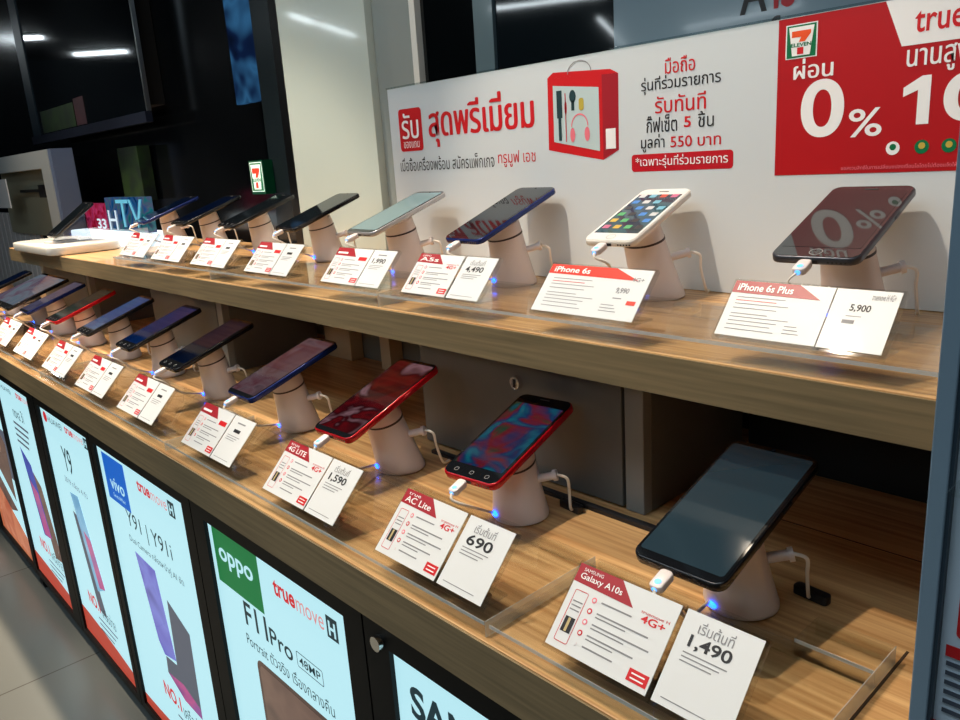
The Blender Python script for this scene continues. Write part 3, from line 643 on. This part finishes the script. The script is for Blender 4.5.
def swoosh(p,x0,x1,h0,h1,m=None):
    n=10; top=[(x0+(x1-x0)*i/n, h0+(h1-h0)*(i/n)**1.6) for i in range(n+1)]
    p.part('red_footer'); p.poly([(x0,.062),(x1,.062)]+top[::-1],z_-.0001,m or L_red)
def p_samsung(p,x0,x1,s0,s1):
    p.text('SAMSUNG',x0+.022,.535,x0+.25,.572,z_,L_ink,.03); p.text('Galaxy A series',x0+.03,.47,x0+.24,.5,z_,L_ink); p.part('phone_picture'); p.poly(p.rrect_pts(x0+.08,.12,x0+.26,.43,.012),z_,L_vio); swoosh(p,x0,x1,.10,.15)
def p_oppo(p,x0,x1,s0,s1):
    p.part('maker_logo'); p.rect(x0+.012,.516,x0+.142,.598,z_,L_green); p.text('oppo',x0+.026,.545,x0+.124,.573,z_+.0003,lit_w,.02); p.part('headline')
    tmh(p,x0+.178,x0+.322,.560,.022)
    p.text('F11',x0+.080,.476,x0+.142,.512,z_,L_ink,.015); p.text('Pro',x0+.148,.476,x0+.205,.502,z_,L_ink,.012)
    p.outline(x0+.215,.477,x0+.275,.499,.003,.0012,z_,L_ink); p.text('48MP',x0+.221,.482,x0+.269,.494,z_,L_ink,.01)
    p.text('Portrait ตัวจริง เรื่องกลางคืน',x0+.074,.444,x0+.292,.464,z_,L_ink)
    p.part('phone_picture'); p.poly(p.rrect_pts(x0+.095,.10,x0+.300,.432,.014),z_,L_dkb); p.poly(p.rrect_pts(x0+.102,.107,x0+.293,.425,.010),z_+.0002,L_br)
    p.disc(x0+.2,.30,z_+.0004,.045,L_sk,20,.055); p.disc(x0+.2,.335,z_+.0005,.05,L_dkb,20,.04); swoosh(p,x0,x1,.08,.12)
def p_vivo(p,x0,x1,s0,s1):
    p.part('maker_logo'); p.rect(x0+.022,.508,x0+.132,.596,z_,L_blue); p.text('vivo',x0+.045,.532,x0+.115,.556,z_+.0003,lit_w,.01); p.text('Camera & Music',x0+.05,.518,x0+.11,.525,z_+.0003,lit_w); p.part('headline')
    tmh(p,x0+.19,x0+.345,.568,.02)
    p.text('Y91 | Y91i',x0+.1,.470,x0+.30,.508,z_,L_ink); p.text('Dual Camera กล้องหน้าคู่ AI ชัด',x0+.095,.442,x0+.33,.46,z_,L_ink)
    p.part('phone_picture'); p.poly([(x0+.11,.43),(x0+.2,.425),(x0+.225,.262),(x0+.17,.25),(x0+.15,.27)],z_,L_vio)
    p.poly([(x0+.235,.385),(x0+.315,.355),(x0+.305,.19),(x0+.235,.19),(x0+.17,.215),(x0+.175,.25),(x0+.225,.255)],z_+.0002,L_gry)
    p.poly([(x0+.17,.215),(x0+.235,.19),(x0+.305,.19),(x0+.305,.21),(x0+.24,.225)],z_+.0003,L_mag)
    noh(p,x0+.13,x0+.3,.15); swoosh(p,x0,x1,.085,.115)
def p_y9(p,x0,x1,s0,s1):
    p.part('maker_logo'); p.disc(x0+.03,.585,z_,.014,L_tr,16,.012); p.text('HUAWEI',x0+.05,.578,x0+.15,.592,z_,L_ink); p.part('headline'); tmh(p,x0+.17,x0+.315,.580,.016)
    p.text('Y9',x0+.11,.485,x0+.17,.54,z_,L_ink,.01); p.text('2019 กล้อง 4 ตัว',x0+.09,.455,x0+.24,.47,z_,L_gry)
    p.part('phone_picture'); p.poly([(x0+.11,.435),(x0+.165,.44),(x0+.23,.25),(x0+.17,.225)],z_+.0002,L_cy); p.poly([(x0+.155,.36),(x0+.195,.35),(x0+.23,.25),(x0+.19,.24)],z_+.0004,L_mag)
    p.poly([(x0+.10,.39),(x0+.13,.385),(x0+.2,.17),(x0+.15,.175)],z_,L_gry)
    noh(p,x0+.08,x0+.25,.165); swoosh(p,x0,x1,.125,.095)
def p_nova(p,x0,x1,s0,s1):
    tmh(p,x0+.19,x0+.33,.580,.016); p.text('nova 3i',x0+.12,.52,x0+.22,.55,z_,L_ink); p.text('HUAWEI',x0+.04,.578,x0+.14,.59,z_,L_ink)
    for k in range(4): p.rect(x0+.10,.50-.016*k,x0+.24-.01*k,.506-.016*k,z_,L_gry)
    p.part('phone_picture'); p.poly([(x0+.11,.44),(x0+.19,.41),(x0+.24,.23),(x0+.17,.22)],z_+.0002,L_ph); p.poly([(x0+.14,.36),(x0+.2,.34),(x0+.24,.23),(x0+.18,.225)],z_+.0004,L_mag)
    p.poly([(x0+.18,.40),(x0+.25,.37),(x0+.31,.19),(x0+.24,.18)],z_,L_br)
    noh(p,x0+.10,x0+.29,.165); swoosh(p,x0,x1,.12,.10)
def p_org(p,x0,x1,s0,s1):
    p.part('picture'); p.rect(x0,.30,x1,.44,z_,L_gry); p.poly([(x0+.05,.45),(x0+.15,.5),(x0+.32,.4),(x0+.3,.2),(x0+.1,.15)],z_+.0002,L_br); p.poly([(x0,.25),(x1,.12),(x1,.062),(x0,.062)],z_+.0003,L_org); p.disc(x0+.2,.40,z_+.0004,.05,L_sk,18); p.poly([(x0+.05,.3),(x1,.17),(x1,.2),(x0+.05,.34)],z_+.0005,lit_w)
lightbox(-.611,-.11,-.570,-.15,'lit poster with SAMSUNG lettering, half cut by the bottom picture edge',p_samsung,lock=-.586,top=.600)
lightbox(-1.035,-.614,-.996,-.650,'lit phone poster with a green oppo square and F11 Pro lettering',p_oppo)
lightbox(-1.482,-1.038,-1.462,-1.070,'lit phone poster with a blue vivo square and a violet phone',p_vivo,top=.607)
lightbox(-1.858,-1.485,-1.836,-1.504,'lit phone poster with Y9 lettering and a cyan phone',p_y9,top=.607)
lightbox(-2.262,-1.861,-2.245,-1.923,'lit phone poster with a deep blue and brown phone, left of the Y9 poster',p_nova,top=.607)
lightbox(-2.665,-2.265,-2.645,-2.278,'orange lit poster with a brown picture at the left picture edge',p_org,top=.607)
lightbox(-3.06,-2.668,-3.04,-2.690,'lit poster furthest left, only its orange foot in view',p_org,top=.607)
c=empty('caster_foot',(-2.262,.385,0),label='small black foot bracket under the counter front at the left',cat='foot')
MB().box(-.012,.012,-.01,.012,.0,.044,caster).build('bracket',c,bevel=.002)
MB().cyl((-.016,0,.014),(.016,0,.014),.0135,.0135,caster).build('wheel',c,smooth=40)

# ---------------------------------------------------------------- right-hand display panel
pn=empty('display_panel',(-.090,.30,0),label='blue-grey standing display panel with red labels, cut by the right picture edge',cat='display stand')
pm=mat('panel_face',srgb(206,222,236),.35); pf=mat('panel_frame',srgb(140,164,182),.35,metal=.2)
MB().box(.006,.30,.003,.03,0,1.5,pm).build('panel_face',pn)
MB().box(0,.0065,-.001,.03,0,1.5,pf).build('left_stile',pn,bevel=.0006)
MB().box(.0065,.0078,-.0004,.003,0,1.5,mat('panel_groove',srgb(40,56,68),.4)).build('groove',pn)
MB().box(.009,.28,-.012,.003,.934,.9348,clear('panel_ledge')).build('ledge',pn)
G=Matrix.Translation((.090,.0024,0))@Matrix(((1,0,0,0),(0,0,-1,0),(0,1,0,0),(0,0,0,1)))
p=MB(G); p.rect(-.079,.951,-.045,.961,0,redink); seven(p,-.0775,.9525,-.067,.9598,.0002,.0001)
p.poly(p.rrect_pts(-.077,.871,-.04,.892,.002),0,redink); p.rect(-.080,.862,-.03,.867,0,redink)
for k in range(6): p.rect(-.0795,.858-.0042*k,-.04-.002*(k%3),.860-.0042*k,0,mat('panel_text',srgb(70,78,92),.5))
p.rect(-.083,.80,-.03,.832,0,redink); p.build('printed_labels',pn)

# ---------------------------------------------------------------- left end of the upper shelf
tr=empty('white_tray',(-2.29,.60,.8905),(0,0,math.radians(0)),label='white rounded tray at the left end of the upper shelf under the easel phone',cat='tray')
traym=mat('tray_white',srgb(240,238,228),.25,coat=.3)
q=MB(); q.prism(q.rrect_pts(-.20,-.085,.20,.09,.045,8),0,.022,traym,.005); q.build('tray_body',tr,smooth=40)
q=MB(); q.outline(-.17,-.06,.17,.065,.03,.003,.0223,mat('tray_line',srgb(170,180,186),.3)); q.build('inlay_line',tr)
ez=empty('phone_easel',(-2.235,.60,.9127),label='clear acrylic easel holding a dark phone on the white tray',cat='stand')
q=MB(); q.add([(-.02,-.035,0),(-.02,.05,0),(-.02,.045,.06),(-.02,-.03,.012),(.02,-.035,0),(.02,.05,0),(.02,.045,.06),(.02,-.03,.012)],[(0,1,2,3),(7,6,5,4),(0,4,5,1),(3,2,6,7),(1,5,6,2),(0,3,7,4)],clear('easel_acrylic',(.82,.85,.9))); q.build('easel_wedge',ez)
q=MB(); q.prism(q.rrect_pts(-.026,-.05,.026,.02,.006),-.0,.006,white_pl,.001); q.build('cable_clip',ez,smooth=40,loc=(0,-.005,.0))
phone(-2.235,.556,.932,0,.075,.132,blk,scr_off,'dark phone leaning steeply on the clear easel at the left end of the upper shelf','chin',group='display phones on the upper shelf',tilt=math.radians(36))
# glowing letter sign
ls=empty('glowing_letter_sign',(-2.30,.74,.8905),label='glowing red and blue acrylic letter sign on a white lit slab, upper shelf left',cat='sign')
MB().box(-.27,.262,-.042,.055,0,.034,mat('lit_slab',srgb(120,130,134),.3,emit=1.25,ecol=srgb(225,242,250))).build('lit_base',ls,bevel=.004)
def block(x0,x1,z0,z1,y0,y1,m,nm): return MB().box(x0,x1,y0,y1,z0,z1,m).build(nm,ls,bevel=.001)
gr_=screen_mat('glow_red',[(60,6,24),(170,20,50),(200,60,110),(110,10,40)],.6,26,1); gb_=screen_mat('glow_blue',[(6,30,60),(20,90,150),(90,100,130),(20,120,130),(10,50,90)],.6,16,2)
rb=block(-.225,-.035,.0345,.108,-.006,.016,gr_,'red_block'); bb=block(-.030,.262,.0345,.124,-.006,.016,gb_,'blue_block')
gw=mat('glow_white',srgb(100,110,115),.3,emit=.8,ecol=srgb(215,235,250)); gc=mat('glow_cyan',srgb(50,90,100),.3,emit=.7,ecol=srgb(110,200,230))
FL=Matrix(((1,0,0,0),(0,0,-1,-.0075),(0,1,0,0),(0,0,0,1)))
p=MB(FL); p.text('HD',-.20,.072,-.06,.102,0,gr_,.02); p.text('33',-.12,.038,-.045,.066,0,gw,.02); p.build('letters',rb)
p=MB(FL); p.text('TV',.06,.046,.25,.118,0,gc,.0); p.text('H',-.015,.038,.05,.09,.0002,gw,.0); p.build('letters',bb)

# ---------------------------------------------------------------- far left background
tvm=mat('tv_glass',srgb(8,12,16),.04,coat=.5)
tv=empty('wall_screen',(-3.0,.93,1.25),label='large dark wall screen at the top left with green boxes mirrored low in it',cat='screen')
MB().box(-.56,.575,0,.008,0,1.1,tvm).build('screen_glass',tv)
MB().box(-.60,.54,.009,.069,.02,1.08,mat('housing_black',(.004,.004,.004),.7)).build('rear_housing',tv)
MB().box(.575,.583,-.004,.008,0,1.1,steel).build('right_bezel',tv)
MB().box(-.66,-.562,-.004,.008,-.03,1.1,mat('bezel_slate',srgb(30,44,54),.3)).build('left_bezel',tv)
MB().box(-.66,.583,-.012,.008,-.032,-.001,mat('bezel_bottom',srgb(20,26,40),.3)).build('bottom_bezel',tv)
gm=noisy('green_reflection_and_box',srgb(40,62,30),srgb(24,34,30),(1,1,1),.4,0,14)
MB().box(-.52,-.10,-.0015,0,.004,.085,gm).build('green_reflection_patch',tv)  # green patch paints a reflection onto the dark glass
MB().box(-.09,.02,-.0015,0,.004,.095,noisy('pink_reflection',srgb(64,40,48),srgb(34,28,34),(1,1,1),.4,0,14)).build('pink_reflection_patch',tv)  # pink patch, part of the same painted reflection
sb=screen_mat('advert_blue',[(4,8,14),(10,30,60),(60,120,170),(20,40,80),(8,12,24)],.5,7,.3)
ad=MB().box(-1.90,-1.755,.95,.965,1.22,1.95,sb).build('advert_screen'); tag(ad,'narrow blue lit advert screen at the top between the black wall and the pillar','screen')
sg=empty('store_sign',(-1.755,.90,1.005),label='small green and white lit sign with a red numeral seven, left of the pillar',cat='sign')
MB().box(-.034,.034,.004,.03,0,.078,mat('sign_green',srgb(0,70,45),.3)).build('sign_box',sg)
lw=mat('sign_white_lit',srgb(220,235,225),.3,emit=.7,ecol=srgb(220,235,225)); lg=mat('sign_green_lit',srgb(0,95,60),.3,emit=.6,ecol=srgb(0,95,60)); lo=mat('sign_orange_lit',srgb(220,60,40),.3,emit=.7,ecol=srgb(220,60,40))
p=MB(Matrix(((1,0,0,0),(0,0,-1,.0035),(0,1,0,0),(0,0,0,1)))); seven(p,-.030,.006,.030,.074,0,.0004,lw,lg,lo,lo); p.build('sign_face',sg)
gbx=MB().box(-2.80,-2.62,.95,.99,.99,1.16,gm).build('green_box'); tag(gbx,'dim green box behind the dark glass under the wall screen','box')
p=MB(face_y(.9045)); p.text('A',-.514,1.199,-.480,1.245,0,mat('sticker_black',srgb(20,24,30),.4),.02); p.text('IS',-.472,1.199,-.446,1.245,0,mat('sticker_red',srgb(120,24,34),.4),.02); p.text('cafe',-.514,1.160,-.446,1.192,0,mat('sticker_black',srgb(20,24,30),.4),.02)
tag(p.build('wall_lettering'),'dark A and red lettering on the blue-grey wall above the red sign panel','lettering')
# pale cabinet with bracket
lu=empty('pale_wall_unit',(-3.9,.79,.87),label='pale grey wall unit with an open beige recess and a black bracket, far left',cat='cabinet')
um=mat('unit_pale',srgb(176,184,186),.4); ub=mat('unit_beige',srgb(150,146,124),.5)
MB().box(0,.9,0,.07,.245,.305,um).build('top_rail',lu); MB().box(.79,.9,0,.07,0,.245,um).build('right_post',lu)
MB().box(.0,.79,.04,.07,0,.245,ub).build('recess_back',lu); MB().box(.9,.935,.002,.07,0,.305,mat('unit_blue_side',srgb(110,128,160),.4)).build('side_panel',lu)
MB().box(.765,.788,.03,.04,.0,.20,black_pl).build('black_upright',lu); q=MB(); q.box(.35,.72,.02,.04,.165,.175,black_pl); q.box(.66,.74,.01,.04,.145,.19,black_pl); q.build('black_bracket',lu)
sl=empty('slatted_panel',(-4.8,.84,.35),label='white panel of upright slats below the left end of the upper shelf',cat='panel')
MB().box(0,1.30,.012,.03,0,.60,mat('slat_shadow',srgb(70,72,76),.6)).build('backing',sl)
q=MB()
for k in range(16): q.box(k*.0812,k*.0812+.070,0,.012,0,.60,mat('slat_white',srgb(196,192,192),.5))
q.build('slats',sl,bevel=.002)
wt=MB().box(-3.72,-3.52,.76,.764,.98,1.09,mat('tag_white',srgb(190,196,202),.4)).build('hanging_sign'); tag(wt,'pale hanging sign at the left picture edge','sign')
wt.rotation_euler=(0,0,0)
